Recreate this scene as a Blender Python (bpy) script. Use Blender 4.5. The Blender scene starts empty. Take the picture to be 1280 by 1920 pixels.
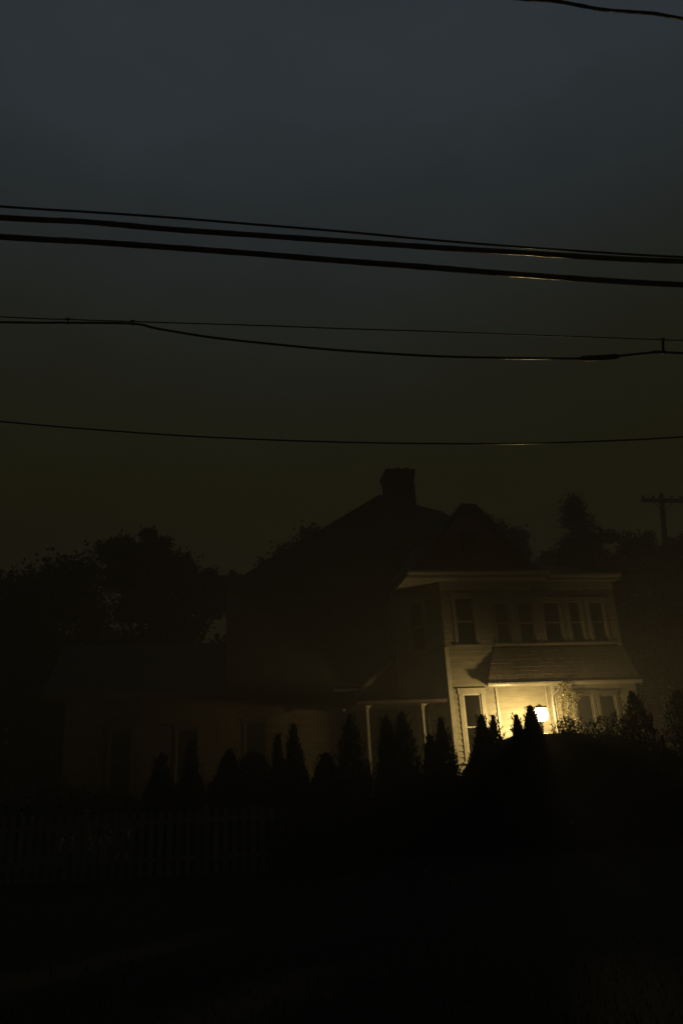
import bpy, math, random
from mathutils import Vector, Matrix
PI = math.pi
R = math.radians
sc = bpy.context.scene
col = sc.collection

# ------------------------------------------------------------------ camera
EYE = 1.7
PITCH, ROLL = R(21.3), R(3.0)
cam = bpy.data.cameras.new('camera')
cam.sensor_fit = 'VERTICAL'
cam.sensor_height = 36.0
cam.lens = 36.0 * 1387 / 1920
cam.clip_start = 0.05
cam.clip_end = 2000
co = bpy.data.objects.new('camera', cam)
col.objects.link(co)
D = Vector((0, math.cos(PITCH), math.sin(PITCH)))
U0 = Vector((0, -math.sin(PITCH), math.cos(PITCH)))
X0 = Vector((1, 0, 0))
RT = math.cos(ROLL) * X0 - math.sin(ROLL) * U0
UP = math.sin(ROLL) * X0 + math.cos(ROLL) * U0
co.matrix_world = Matrix(((RT.x, UP.x, -D.x, 0), (RT.y, UP.y, -D.y, 0), (RT.z, UP.z, -D.z, EYE), (0, 0, 0, 1)))
sc.camera = co

# ------------------------------------------------------------------ world: last light of dusk under an overcast, town glow low down
def lin(c):
    return tuple(((v / 255 + 0.055) / 1.055) ** 2.4 if v / 255 > 0.04045 else v / 255 / 12.92 for v in c)
world = bpy.data.worlds.new('World')
sc.world = world
world.use_nodes = True
wn = world.node_tree.nodes
wl = world.node_tree.links
for n in list(wn):
    wn.remove(n)
wo = wn.new('ShaderNodeOutputWorld')
bg = wn.new('ShaderNodeBackground')
tc = wn.new('ShaderNodeTexCoord')
sx = wn.new('ShaderNodeSeparateXYZ')
rp = wn.new('ShaderNodeValToRGB')
wl.new(tc.outputs['Generated'], sx.inputs[0])
nz = wn.new('ShaderNodeTexNoise')
nz.inputs['Scale'].default_value = 2.2
nz.inputs['Detail'].default_value = 5
mp = wn.new('ShaderNodeMapping')
mp.inputs['Scale'].default_value = (1, 1, 2.6)
wl.new(tc.outputs['Generated'], mp.inputs[0])
wl.new(mp.outputs[0], nz.inputs['Vector'])
ma = wn.new('ShaderNodeMath'); ma.operation = 'MULTIPLY_ADD'
ma.inputs[1].default_value = 0.14
wl.new(nz.outputs['Fac'], ma.inputs[0])
wl.new(sx.outputs['Z'], ma.inputs[2])
wl.new(ma.outputs[0], rp.inputs[0])
stops = [(0.0, (12, 10, 3)), (0.33, (25, 22, 7)), (0.47, (26, 25, 9)), (0.575, (29, 30, 21)), (0.66, (34, 37, 34)),
         (0.755, (39, 44, 46)), (0.84, (46, 53, 57)), (0.90, (47, 54, 59)), (1.0, (41, 47, 52))]
cr = rp.color_ramp
while len(cr.elements) < len(stops):
    cr.elements.new(0.5)
for e, (pos, c) in zip(cr.elements, stops):
    e.position = pos
    e.color = (*lin(c), 1)
mr = wn.new('ShaderNodeMapRange'); mr.interpolation_type = 'SMOOTHSTEP'
mr.inputs['From Min'].default_value = -.25; mr.inputs['From Max'].default_value = .45
mr.inputs['To Min'].default_value = .35; mr.inputs['To Max'].default_value = 1.0
wl.new(sx.outputs['Y'], mr.inputs['Value'])
n2 = wn.new('ShaderNodeTexNoise'); n2.inputs['Scale'].default_value = 7; n2.inputs['Detail'].default_value = 9; n2.inputs['Roughness'].default_value = .72
wl.new(mp.outputs[0], n2.inputs['Vector'])
m2 = wn.new('ShaderNodeMapRange'); m2.inputs['From Min'].default_value = .3; m2.inputs['From Max'].default_value = .7
m2.inputs['To Min'].default_value = .93; m2.inputs['To Max'].default_value = 1.07
wl.new(n2.outputs['Fac'], m2.inputs['Value'])
m3 = wn.new('ShaderNodeMath'); m3.operation = 'MULTIPLY'
wl.new(mr.outputs[0], m3.inputs[0]); wl.new(m2.outputs[0], m3.inputs[1])
vm = wn.new('ShaderNodeVectorMath'); vm.operation = 'SCALE'
wl.new(rp.outputs[0], vm.inputs[0]); wl.new(m3.outputs[0], vm.inputs['Scale'])
wl.new(vm.outputs[0], bg.inputs[0])
bg.inputs[1].default_value = 1.1
wl.new(bg.outputs[0], wo.inputs[0])

sc.view_settings.view_transform = 'Standard'
sc.view_settings.look = 'None'
sc.view_settings.exposure = 0
sc.view_settings.gamma = 1

# ------------------------------------------------------------------ materials
def mat(name, c1, c2=None, scale=4.0, rough=0.7, bump=0.0, metal=0.0, spec=0.4, detail=6, stretch=(1, 1, 1), bscale=None):
    m = bpy.data.materials.new(name)
    m.use_nodes = True
    nt = m.node_tree
    b = nt.nodes['Principled BSDF']
    b.inputs['Roughness'].default_value = rough
    b.inputs['Metallic'].default_value = metal
    b.inputs['Specular IOR Level'].default_value = spec
    t = nt.nodes.new('ShaderNodeTexCoord')
    mpn = nt.nodes.new('ShaderNodeMapping')
    mpn.inputs['Scale'].default_value = stretch
    nt.links.new(t.outputs['Object'], mpn.inputs[0])
    n = nt.nodes.new('ShaderNodeTexNoise')
    n.inputs['Scale'].default_value = scale
    n.inputs['Detail'].default_value = detail
    nt.links.new(mpn.outputs[0], n.inputs['Vector'])
    r = nt.nodes.new('ShaderNodeValToRGB')
    r.color_ramp.elements[0].position = 0.32
    r.color_ramp.elements[1].position = 0.68
    r.color_ramp.elements[0].color = (*c1, 1)
    r.color_ramp.elements[1].color = (*(c2 or c1), 1)
    nt.links.new(n.outputs['Fac'], r.inputs[0])
    nt.links.new(r.outputs[0], b.inputs['Base Color'])
    if bump:
        bn = nt.nodes.new('ShaderNodeBump')
        bn.inputs['Strength'].default_value = bump
        bn.inputs['Distance'].default_value = 0.02
        n2 = nt.nodes.new('ShaderNodeTexNoise')
        n2.inputs['Scale'].default_value = bscale or scale * 5
        n2.inputs['Detail'].default_value = 4
        nt.links.new(mpn.outputs[0], n2.inputs['Vector'])
        nt.links.new(n2.outputs['Fac'], bn.inputs['Height'])
        nt.links.new(bn.outputs[0], b.inputs['Normal'])
    return m

M = {}
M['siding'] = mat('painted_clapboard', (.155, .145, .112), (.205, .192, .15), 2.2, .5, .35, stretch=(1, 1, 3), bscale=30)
M['wing'] = mat('dimmed_brown_clapboard', (.045, .034, .02), (.07, .052, .032), 2.2, .6, .35, stretch=(1, 1, 3), bscale=30)  # brown siding darkened: the wing's dim light is put into its colour
M['wingtrim'] = mat('dimmed_brown_trim', (.04, .03, .018), (.055, .043, .028), 5, .5, .15)  # wing trim darkened the same way, dimness carried by the colour
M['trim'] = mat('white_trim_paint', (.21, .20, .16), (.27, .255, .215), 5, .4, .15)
M['uptrim'] = mat('dimmed_casing', (.13, .12, .095), (.17, .16, .125), 6, .6, .3)  # darker trim copy: faint light on the upper casings put into the colour
M['dimsash'] = mat('dimmed_sash', (.07, .065, .05), (.11, .10, .08), 9, .5, .1)  # darker sash copy: light fading over upper and right windows put into colour
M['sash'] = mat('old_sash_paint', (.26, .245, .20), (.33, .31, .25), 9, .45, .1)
M['roof'] = mat('asphalt_shingle', (.022, .020, .019), (.040, .036, .033), 3, .85, .8, bscale=22)
M['porchroof'] = mat('weathered_shingle', (.11, .092, .075), (.16, .136, .112), 5, .8, .8, bscale=25)
M['brick'] = mat('chimney_brick', (.10, .045, .03), (.16, .08, .055), 6, .85, .6)
M['found'] = mat('stone_foundation', (.16, .15, .13), (.26, .24, .21), 3, .85, .7)
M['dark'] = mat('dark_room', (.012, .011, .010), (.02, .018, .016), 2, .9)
M['door'] = mat('dark_door_paint', (.03, .022, .018), (.045, .032, .025), 4, .5, .1)
M['shade'] = mat('roller_shade', (.22, .195, .125), (.27, .24, .16), 3, .8, .1)
M['shade_dim'] = mat('dusty_curtain', (.05, .045, .035), (.09, .08, .06), 5, .9, .1, stretch=(6, 1, .4))
M['gutter'] = mat('gutter_aluminium', (.22, .21, .18), (.28, .265, .235), 6, .28, .1, spec=.6)
M['wire'] = mat('wet_black_cable', (.006, .006, .007), (.014, .013, .013), 8, .10, .12, spec=.5, bscale=60)
M['strand'] = mat('steel_strand', (.03, .03, .03), (.06, .06, .055), 20, .35, .2, metal=.6, bscale=90)
M['clamp'] = mat('clamp_metal', (.012, .012, .012), (.03, .03, .028), 9, .5, .1)
M['thuja'] = mat('thuja_foliage', (.010, .017, .007), (.024, .036, .013), 3, .85, spec=.08)
M['leaf'] = mat('tree_foliage', (.012, .018, .007), (.035, .045, .015), 1.2, .7)
M['fir'] = mat('conifer_foliage', (.010, .018, .010), (.024, .034, .016), 1.2, .7)
M['bark'] = mat('bark', (.03, .022, .016), (.06, .045, .033), 4, .9, .8, stretch=(1, 1, .2))
M['grass'] = mat('grass_blades', (.007, .012, .005), (.018, .024, .009), .7, .75)
M['ground'] = mat('lawn', (.010, .013, .006), (.022, .022, .010), .8, .95, .6, bscale=18)
M['drive'] = mat('driveway_asphalt', (.018, .018, .018), (.032, .031, .03), 2.5, .6, .4, bscale=40)
M['picket'] = mat('weathered_picket', (.22, .205, .18), (.34, .315, .28), 3, .75, .4, stretch=(1, 1, .15))
M['vine'] = mat('vine_leaf', (.11, .10, .035), (.24, .20, .07), 12, .35, .2)
M['stem'] = mat('vine_stem', (.20, .16, .09), (.32, .26, .15), 12, .7, .2)
M['dead'] = mat('fallen_leaf', (.22, .10, .035), (.40, .22, .08), 30, .5, .2)
M['carpaint'] = mat('dark_car_paint', (.012, .014, .013), (.018, .020, .018), 2, .3, 0, spec=.5)
M['rubber'] = mat('tyre_rubber', (.01, .01, .01), (.018, .018, .018), 8, .8, .3)
M['rim'] = mat('wheel_rim', (.12, .12, .12), (.18, .18, .18), 8, .35, 0, metal=.8)
M['lamplens'] = mat('lamp_lens', (.20, .03, .02), (.25, .04, .03), 8, .2)
M['iron'] = mat('lantern_iron', (.02, .018, .015), (.04, .035, .03), 10, .5, .2, metal=.5)
M['pole'] = mat('creosote_pole', (.035, .026, .018), (.07, .052, .036), 4, .9, .6, stretch=(1, 1, .1))
M['ceramic'] = mat('brown_insulator', (.05, .025, .018), (.07, .035, .025), 8, .25)
M['twig'] = mat('nest_twigs', (.03, .022, .012), (.07, .05, .03), 30, .9, .5)
M['shed'] = mat('shed_boards', (.05, .045, .04), (.08, .072, .065), 3, .8, .4)
M['metalroof'] = mat('wet_metal_roof', (.12, .13, .125), (.20, .21, .20), 2, .32, .2, metal=.4)

def glass_mat():
    m = bpy.data.materials.new('window_glass')
    m.use_nodes = True
    nt = m.node_tree
    for n in list(nt.nodes):
        nt.nodes.remove(n)
    o = nt.nodes.new('ShaderNodeOutputMaterial')
    mx = nt.nodes.new('ShaderNodeMixShader')
    tr = nt.nodes.new('ShaderNodeBsdfTransparent')
    gl = nt.nodes.new('ShaderNodeBsdfGlossy')
    gl.inputs['Roughness'].default_value = 0.06
    fr = nt.nodes.new('ShaderNodeFresnel')
    tr.inputs[0].default_value = (.86, .88, .86, 1)
    nt.links.new(fr.outputs[0], mx.inputs[0])
    nt.links.new(tr.outputs[0], mx.inputs[1])
    nt.links.new(gl.outputs[0], mx.inputs[2])
    nt.links.new(mx.outputs[0], o.inputs[0])
    return m
M['glass'] = glass_mat()
def emit_mat(name, c, s):
    m = bpy.data.materials.new(name)
    m.use_nodes = True
    b = m.node_tree.nodes['Principled BSDF']
    b.inputs['Base Color'].default_value = (.8, .7, .5, 1)
    b.inputs['Emission Color'].default_value = (*c, 1)
    b.inputs['Emission Strength'].default_value = s
    return m

# ------------------------------------------------------------------ mesh helpers
class MB:
    def __init__(s):
        s.v = []; s.f = []
    def add(s, vs, fs):
        n = len(s.v)
        s.v.extend([tuple(a) for a in vs]); s.f.extend([tuple(i + n for i in f) for f in fs])
    def box(s, a, b, T=None):
        x0, y0, z0 = a; x1, y1, z1 = b
        vs = [(x0, y0, z0), (x1, y0, z0), (x1, y1, z0), (x0, y1, z0), (x0, y0, z1), (x1, y0, z1), (x1, y1, z1), (x0, y1, z1)]
        if T: vs = [T(Vector(v)) for v in vs]
        s.add(vs, [(0, 3, 2, 1), (4, 5, 6, 7), (0, 1, 5, 4), (1, 2, 6, 5), (2, 3, 7, 6), (3, 0, 4, 7)])
    def prism(s, poly, d, T=None):
        # poly: list of Vector, d: extrusion Vector
        n = len(poly)
        vs = [Vector(p) for p in poly] + [Vector(p) + Vector(d) for p in poly]
        if T: vs = [T(v) for v in vs]
        s.add(vs, [tuple(range(n))[::-1], tuple(range(n, 2 * n))] + [(i, (i + 1) % n, n + (i + 1) % n, n + i) for i in range(n)])
    def tube(s, pts, rad, seg=8):
        pts = [Vector(p) for p in pts]
        if not isinstance(rad, (list, tuple)): rad = [rad] * len(pts)
        rings = []
        ref = None
        for i, p in enumerate(pts):
            t = (pts[min(i + 1, len(pts) - 1)] - pts[max(i - 1, 0)]).normalized()
            if ref is None:
                ref = Vector((0, 0, 1)) if abs(t.z) < .9 else Vector((1, 0, 0))
            a = t.cross(ref).normalized(); b = a.cross(t).normalized(); ref = b
            rings.append([p + (a * math.cos(2 * PI * k / seg) + b * math.sin(2 * PI * k / seg)) * rad[i] for k in range(seg)])
        n = len(pts)
        vs = [v for r_ in rings for v in r_]
        fs = [(i * seg + k, i * seg + (k + 1) % seg, (i + 1) * seg + (k + 1) % seg, (i + 1) * seg + k) for i in range(n - 1) for k in range(seg)]
        fs += [tuple(range(seg))[::-1], tuple((n - 1) * seg + k for k in range(seg))]
        s.add(vs, fs)
    def lathe(s, prof, c=(0, 0, 0), seg=16):
        c = Vector(c)
        vs = [c + Vector((r_ * math.cos(2 * PI * k / seg), r_ * math.sin(2 * PI * k / seg), z)) for r_, z in prof for k in range(seg)]
        n = len(prof)
        fs = [(i * seg + k, i * seg + (k + 1) % seg, (i + 1) * seg + (k + 1) % seg, (i + 1) * seg + k) for i in range(n - 1) for k in range(seg)]
        s.add(vs, fs)
    def quad(s, c, n, u, w, h):
        # a leaf: diamond-ish quad around c
        n = n.normalized(); u = (u - n * u.dot(n)).normalized(); v = n.cross(u)
        s.add([c - u * h * .5, c + v * w * .5 + u * h * .08, c + u * h * .5, c - v * w * .5 + u * h * .02], [(0, 1, 2, 3)])
    def build(s, name, material, parent=None, smooth=False, loc=None):
        me = bpy.data.meshes.new(name)
        vs = s.v
        if loc is not None: vs = [(a - loc[0], b - loc[1], c - loc[2]) for a, b, c in vs]
        me.from_pydata(vs, [], s.f)
        me.update()
        me.materials.append(material)
        if smooth: me.polygons.foreach_set('use_smooth', [True] * len(me.polygons))
        o = bpy.data.objects.new(name, me)
        col.objects.link(o)
        if parent is not None: o.parent = parent
        elif loc is not None: o.location = loc
        return o

def tag(o, label, cat, group=None, kind=None):
    if label: o['label'] = label
    if cat: o['category'] = cat
    if group: o['group'] = group
    if kind: o['kind'] = kind
    return o
def empty(name, loc=(0, 0, 0), rz=0):
    o = bpy.data.objects.new(name, None)
    o.location = loc; o.rotation_euler = (0, 0, rz)
    o.empty_display_size = .2
    col.objects.link(o)
    return o
def bevel(o, w=.01, seg=2):
    m = o.modifiers.new('bevel', 'BEVEL'); m.width = w; m.segments = seg; m.limit_method = 'ANGLE'

# ------------------------------------------------------------------ ground
GW = 0.8
def sstep(t):
    t = max(0, min(1, t)); return t * t * (3 - 2 * t)
def gz(x, y):
    return GW * sstep((y - 11) / 10.0)
rng = random.Random(5)
mb = MB()
xs = [-400, -150, -60] + [-30 + i * 1.0 for i in range(61)] + [60, 150, 400]
ys = [-300, -80, -20] + [-6 + i * 1.0 for i in range(51)] + [60, 90, 160, 300, 700]
for j, y in enumerate(ys):
    for i, x in enumerate(xs):
        mb.v.append((x, y, gz(x, y) + (rng.uniform(-.015, .015) if abs(x) < 30 and 0 < y < 44 else 0)))
nx = len(xs)
for j in range(len(ys) - 1):
    for i in range(nx - 1):
        mb.f.append((j * nx + i, j * nx + i + 1, (j + 1) * nx + i + 1, (j + 1) * nx + i))
g = mb.build('ground', M['ground'], smooth=True)
tag(g, 'dark lawn rising gently from the foreground to the house', 'ground', kind='structure')

mb = MB()
rng = random.Random(11)
for i in range(26000):
    y = 5.2 + 13.5 * rng.random() ** 1.3
    x = rng.uniform(-.62, .62) * y
    z = gz(x, y)
    h = rng.uniform(.03, .085) * (1.5 if rng.random() < .08 else 1); a = rng.uniform(0, 2 * PI); w = rng.uniform(.003, .007)
    lx, ly = rng.uniform(-.04, .04), rng.uniform(-.04, .04)
    dx, dy = math.cos(a) * w, math.sin(a) * w
    mb.add([(x - dx, y - dy, z - .02), (x + dx, y + dy, z - .02), (x + lx, y + ly, z + h)], [(0, 1, 2)])
tag(mb.build('grass', M['grass']), 'short dark grass covering the foreground lawn', 'grass', kind='stuff')

mb = MB()
for k in range(4):
    for q in range(3):
        x0 = 2.15 + k * 1.75; y0 = 18.3 + q * .9
        top_ = gz(0, y0 + .45) + .03
        mb.box((x0, y0, .1), (x0 + 1.735, y0 + (.885 if q < 2 else .9 + .17 * (x0 - 2) * .5), top_))
M['concrete'] = mat('pale_concrete', (.28, .265, .235), (.38, .365, .33), 3, .6, .4, bscale=50)  # slabs made pale and wide to bounce lamp light up the walls
tag(mb.build('bounce_driveway', M['concrete']), 'pale concrete slabs added between the evergreens and the porch to bounce lamp light up the walls', 'bounce_driveway', kind='structure')

# ------------------------------------------------------------------ house (local axes: x along the front, y towards the back)
HA = R(10)
H = empty('house', (2.87, 22.0, 0), HA)
tag(H, 'cream clapboard two storey house with steep dark roof, brick chimney and one lit porch', 'house')
def hpt(u, v, z):
    c, s_ = math.cos(HA), math.sin(HA)
    return Vector((2.87 + u * c - v * s_, 22.0 + u * s_ + v * c, z))

def wallframe(p0, p1):
    """returns T(s, n, z)->house local; s along p0->p1, n = outward"""
    p0 = Vector((p0[0], p0[1])); p1 = Vector((p1[0], p1[1]))
    t = (p1 - p0).normalized()
    nrm = Vector((t.y, -t.x))
    L = (p1 - p0).length
    def T(q):
        return Vector((p0.x + t.x * q[0] + nrm.x * q[1], p0.y + t.y * q[0] + nrm.y * q[1], q[2]))
    return T, L

EXP = 0.165
def siding(p0, p1, z0, z1, openings=(), parent=H, material='siding', top=None, backing=True):
    """lapped boards on a backing wall; openings: (s0,s1,z0,z1)"""
    T, L = wallframe(p0, p1)
    w = MB()
    rg = random.Random(int(p0[0] * 31 + z0 * 7) + 3)
    z = z0
    while z < z1 - 1e-4:
        zt = min(z + EXP, z1)
        cuts = sorted({z, zt} | {o[2] for o in openings if z < o[2] < zt} | {o[3] for o in openings if z < o[3] < zt})
        for a, b in zip(cuts[:-1], cuts[1:]):
            spans = [(0.0, L)]
            for o in openings:
                if o[2] < b - 1e-4 and o[3] > a + 1e-4:
                    ns = []
                    for s0, s1 in spans:
                        if o[1] <= s0 or o[0] >= s1: ns.append((s0, s1)); continue
                        if o[0] > s0: ns.append((s0, o[0]))
                        if o[1] < s1: ns.append((o[1], s1))
                    spans = ns
            # board thickness at height h within row
            def th(h): return .030 - .022 * (h - z) / EXP
            for s0, s1 in spans:
                js = [s0]
                q = s0 + rg.uniform(1.2, 3.2)
                while q < s1 - .5:
                    js.append(q); q += rg.uniform(1.6, 3.4)
                js.append(s1)
                for c0, c1 in zip(js[:-1], js[1:]):
                    e = .0015 if c1 < s1 else 0
                    jt = rg.uniform(-.002, .002)
                    pr = [(c0, 0, a), (c0, th(a) + jt, a + rg.uniform(0, .003)), (c0, th(b) + jt, b), (c0, 0, b)]
                    poly = [Vector(q_) for q_ in pr]
                    if top:   # clip for a gable: top(s) gives max z
                        pass
                    w.prism(poly, (c1 - c0 - e, 0, 0), T)
        z = zt
    o = w.build('siding', M[material], parent)
    if backing:
        b = MB()
        b.box((0, -.12, z0), (L, -.002, z1), T)
        wb = b.build('wall', M[material], parent)
    return T, L

def window(T, s0, s1, z0, z1, inside='dark', trim=.13, meet=True, mull=0, shade_to=None, parent=H, tm='trim'):
    """s0..s1, z0..z1 = the outer trim; window parts: frame root, sill, sash, pane, backing"""
    f = MB()
    P = .045   # trim stands proud of the wall
    f.box((s0, .0, z0 + .05), (s0 + trim, P, z1 - trim), T)
    f.box((s1 - trim, .0, z0 + .05), (s1, P, z1 - trim), T)
    f.box((s0 - .02, .0, z1 - trim), (s1 + .02, P + .008, z1), T)
    f.box((s0 - .04, .0, z1), (s1 + .04, P + .035, z1 + .03), T)
    root = f.build('window', M[tm], parent)
    bevel(root, .004, 1)
    sl = MB(); sl.box((s0 - .05, .0, z0), (s1 + .05, .085, z0 + .05), T)
    sl.build('sill', M[tm], root)
    a, b, c, d = s0 + trim, s1 - trim, z0 + .05, z1 - trim
    mid = (c + d) / 2
    sh = MB()
    sw = .042
    for (q0, q1, n0) in (((mid - .02), d, .012), (c, mid + .02, -.018)):
        sh.box((a, n0 - .03, q0), (a + sw, n0, q1), T)
        sh.box((b - sw, n0 - .03, q0), (b, n0, q1), T)
        sh.box((a + sw, n0 - .03, q1 - sw), (b - sw, n0, q1), T)
        sh.box((a + sw, n0 - .03, q0), (b - sw, n0, q0 + sw), T)
        for k in range(mull):
            x = a + (b - a) * (k + 1) / (mull + 1)
            sh.box((x - .012, n0 - .025, q0 + sw), (x + .012, n0 - .004, q1 - sw), T)
    sh.build('sash', M[{'trim': 'sash', 'uptrim': 'dimsash'}.get(tm, tm)], root)
    gp = MB()
    for (q0, q1, n0) in (((mid + .02), d - sw, -.004), (c + sw, mid - .02, -.034)):
        gp.box((a + sw, n0 - .006, q0), (b - sw, n0 - .002, q1), T)
    gp.build('pane', M['glass'], root)
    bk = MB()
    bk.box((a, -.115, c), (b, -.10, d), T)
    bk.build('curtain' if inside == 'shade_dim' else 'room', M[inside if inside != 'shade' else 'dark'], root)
    if inside == 'shade':
        s = MB(); s.box((a + .01, -.052, shade_to if shade_to else c + .01), (b - .01, -.046, d - .01), T)
        s.build('shade', M['shade'], root)
    return root

def hole_wall(T, L, z0, z1, openings, parent=H, material='siding'):
    """backing wall with real window holes"""
    b = MB()
    zs = sorted({z0, z1} | {o[2] for o in openings} | {o[3] for o in openings})
    for a, c in zip(zs[:-1], zs[1:]):
        spans = [(0.0, L)]
        for o in openings:
            if o[2] < c - 1e-4 and o[3] > a + 1e-4:
                ns = []
                for s0, s1 in spans:
                    if o[1] <= s0 or o[0] >= s1: ns.append((s0, s1)); continue
                    if o[0] > s0: ns.append((s0, o[0]))
                    if o[1] < s1: ns.append((o[1], s1))
                spans = ns
        for s0, s1 in spans:
            b.box((s0, -.14, a), (s1, -.002, c), T)
    return b.build('wall', M[material], parent)

def wall_with_windows(p0, p1, z0, z1, wins, trim=.13, material='siding', tm='trim'):
    """wins: dicts(s0,s1,z0,z1,inside,...)"""
    op = [(w['s0'], w['s1'], w['z0'], w['z1']) for w in wins]
    T, L = siding(p0, p1, z0, z1, op, backing=False, material=material)
    holes = [(w['s0'] + trim, w['s1'] - trim, w['z0'] + .05, w['z1'] - trim) for w in wins]
    hole_wall(T, L, z0, z1, holes, material=material)
    for w in wins:
        window(T, w['s0'], w['s1'], w['z0'], w['z1'], w.get('inside', 'dark'), trim, shade_to=w.get('shade_to'), mull=w.get('mull', 0), tm=tm if material == 'siding' else 'wingtrim')
    return T, L

F1 = 1.85       # first floor level
EV = 7.85       # eave of the two storey block
PE = 4.60       # outer eave of the porch roof
# --- two storey block: front wall, left of the porch, lower part
T0, _ = wall_with_windows((0, 0), (1.42, 0), F1, 5.80, [dict(s0=.24, s1=1.04, z0=2.50, z1=4.55, inside='shade')])
# upper front wall
uw = [dict(s0=.31, s1=1.07, z0=5.80, z1=7.40, inside='dark')]
for a_, b_ in ((1.66, 2.08), (2.40, 2.88), (3.22, 3.78), (4.08, 4.46), (4.78, 5.22)):
    uw.append(dict(s0=a_ - .10, s1=b_ + .10, z0=5.82, z1=7.24, inside='shade_dim'))
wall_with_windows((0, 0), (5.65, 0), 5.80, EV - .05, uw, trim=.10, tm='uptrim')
# recess of the porch: back wall, cheek wall, enclosed block
RB = .12
BU, BV = 3.02, -.30      # left front corner of the enclosed block
siding((1.42, RB), (BU, RB), F1, PE + .9)
siding((1.42, .0), (1.42, RB), F1, PE + .9, backing=False)
siding((BU, RB), (BU, BV), F1, PE)
wall_with_windows((BU, BV), (5.65, BV), F1, PE,
                  [dict(s0=.58, s1=1.28, z0=2.35, z1=4.36, inside='dark'), dict(s0=1.31, s1=2.01, z0=2.35, z1=4.34, inside='shade_dim')], trim=.10, tm='dimsash')
siding((5.65, BV), (5.65, 8), F1, PE)
siding((5.65, 0), (5.65, 8), PE + .02, EV - .05)
# chamfered left corner and side wall
ch = [dict(s0=.46, s1=1.16, z0=5.75, z1=7.40, inside='dark')]
wall_with_windows((-1.2, 1.2), (0, 0), F1, EV - .05, ch + [dict(s0=.50, s1=1.14, z0=2.1, z1=4.40, inside='dark')], trim=.10)
siding((-1.2, 4), (-1.2, 1.2), F1, EV - .05)
# corner boards
for a_, b_ in (((-.05, -.052, F1), (.07, .02, 5.795)), ((1.36, -.058, F1), (1.425, -.002, PE + .1)), ((BU - .045, BV - .05, F1), (BU + .05, BV + .05, PE - .002)), ((BU - .07, RB - .075, F1), (BU - .032, RB - .032, PE - .002))):
    cb = MB(); cb.box(a_, b_)
    o = cb.build('corner_board', M['trim'], H); bevel(o, .004, 1)
# foundation
fd = MB()
fd.prism([Vector((0, 0.04, 0)), Vector((1.44, .04, 0)), Vector((1.44, -.40, 0)), Vector((5.6, -.40, 0)), Vector((5.6, 8, 0)), Vector((-1.15, 8, 0)), Vector((-1.15, 1.25, 0))], (0, 0, F1 - .002))
fd.box((-11.0, 2.05, 0), (-1.153, 8.0, F1 - .30))
fd.build('foundation', M['found'], H)
# porch floor and steps beside the lantern
pf = MB()
pf.box((1.05, -.55, F1 - .16), (2.98, .08, F1 - .003))
pf.build('porch_floor', M['shed'], H)

# --- cornice of the main eave (soffit, fascia, gutter, frieze) with the corner running back
OV = .6
co_ = MB()
co_.box((-1.15, -OV, EV - .05), (3.30, .0, EV - .015))            # soffit
co_.box((3.302, -.30, EV - .052), (5.8, .0, EV - .018))
co_.box((-1.15, .002, EV - .05), (-.0, 1.3, EV - .016))
co_.build('soffit', M['trim'], H)
fa = MB()
fa.box((-1.15, -OV - .025, EV - .06), (3.32, -OV - .001, EV + .10))
fa.box((3.322, -.325, EV - .06), (5.82, -.301, EV + .10))
fa.box((-1.175, -.597, EV - .06), (-1.151, 1.3, EV + .10))
fa.box((-.02, -.075, EV - .30), (5.66, -.0315, EV - .052))        # frieze
fa.build('fascia', M['trim'], H)
gt = MB()
def gutter(mb_, p0, p1, w=.12, h=.10):
    T, L = wallframe(p0, p1)
    pr = [(0, 0, 0), (0, w * .7, 0), (0, w, h * .5), (0, w, h), (0, w - .012, h), (0, w - .012, h * .55), (0, w * .66, .012), (0, .012, .012), (0, .012, h), (0, 0, h)]
    return [Vector(q) for q in pr], T, L
for p0, p1, z in (((-1.15, -OV - .027), (3.32, -OV - .027), EV + .0), ((3.324, -.327), (5.82, -.327), EV + .0)):
    pr, T, L = gutter(gt, p0, p1)
    gt.prism([q + Vector((0, 0, z)) for q in pr], (L, 0, 0), T)
gt.build('gutter', M['gutter'], H)

# --- roofs
rf = MB()
# big catslide hip roof over the rear and the long left wing
e0 = 4.92
A = (-11.6, 1.35, e0); B = (-1.19, 1.35, e0); C1 = (-1.19, 1.35, EV); 
RL = (-.15, 6.5, 13.45); RR = (2.4, 6.5, 12.75)
ER = (6.0, 2.6, 8.0); ER2 = (6.0, 10.6, 8.0); AB = (-11.6, 10.6, e0)
K = .10
def shell(mb_, poly, t=.10):
    poly = [Vector(q) for q in poly]
    n = (poly[1] - poly[0]).cross(poly[2] - poly[0]).normalized()
    if n.z < 0: n = -n
    mb_.prism(poly, -n * t)
def lerp3(a, b, t): return tuple(a[i] + (b[i] - a[i]) * t for i in range(3))
# front slope: eave line from A to B (left wing) then up over the two storey block
mfront = (6.5 - 1.35) / (13.0 - e0)
def onfront(x, z): return (x, 1.35 + (z - e0) * mfront, z)
HP = lerp3(A, RL, .454); HB = (HP[0], 10.6 - (HP[1] - 1.35), HP[2])
AL = (HP[0], 1.35, e0)
shell(rf, [AL, B, onfront(-1.19, 12.2), RL, HP])
shell(rf, [onfront(-1.19, 7.2), onfront(3.9, 7.2), onfront(3.9, 10.4), RR, RL, onfront(-1.19, 12.2)])
shell(rf, [HP, RL, HB])
shell(rf, [A, (HP[0] + .02, 1.35, e0), (HP[0] + .02, 4.2, 6.9), (-11.6, 4.2, 6.9)])
shell(rf, [AB, (HP[0] + .02, 7.2, e0), (HP[0] + .02, 4.2, 6.9), (-11.6, 4.2, 6.9)])
shell(rf, [RR, ER, ER2])
shell(rf, [RL, RR, ER2, HB])
shell(rf, [onfront(3.9, 7.2), (6.0, 2.75, 7.2), ER, RR, onfront(3.9, 10.4)])
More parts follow.
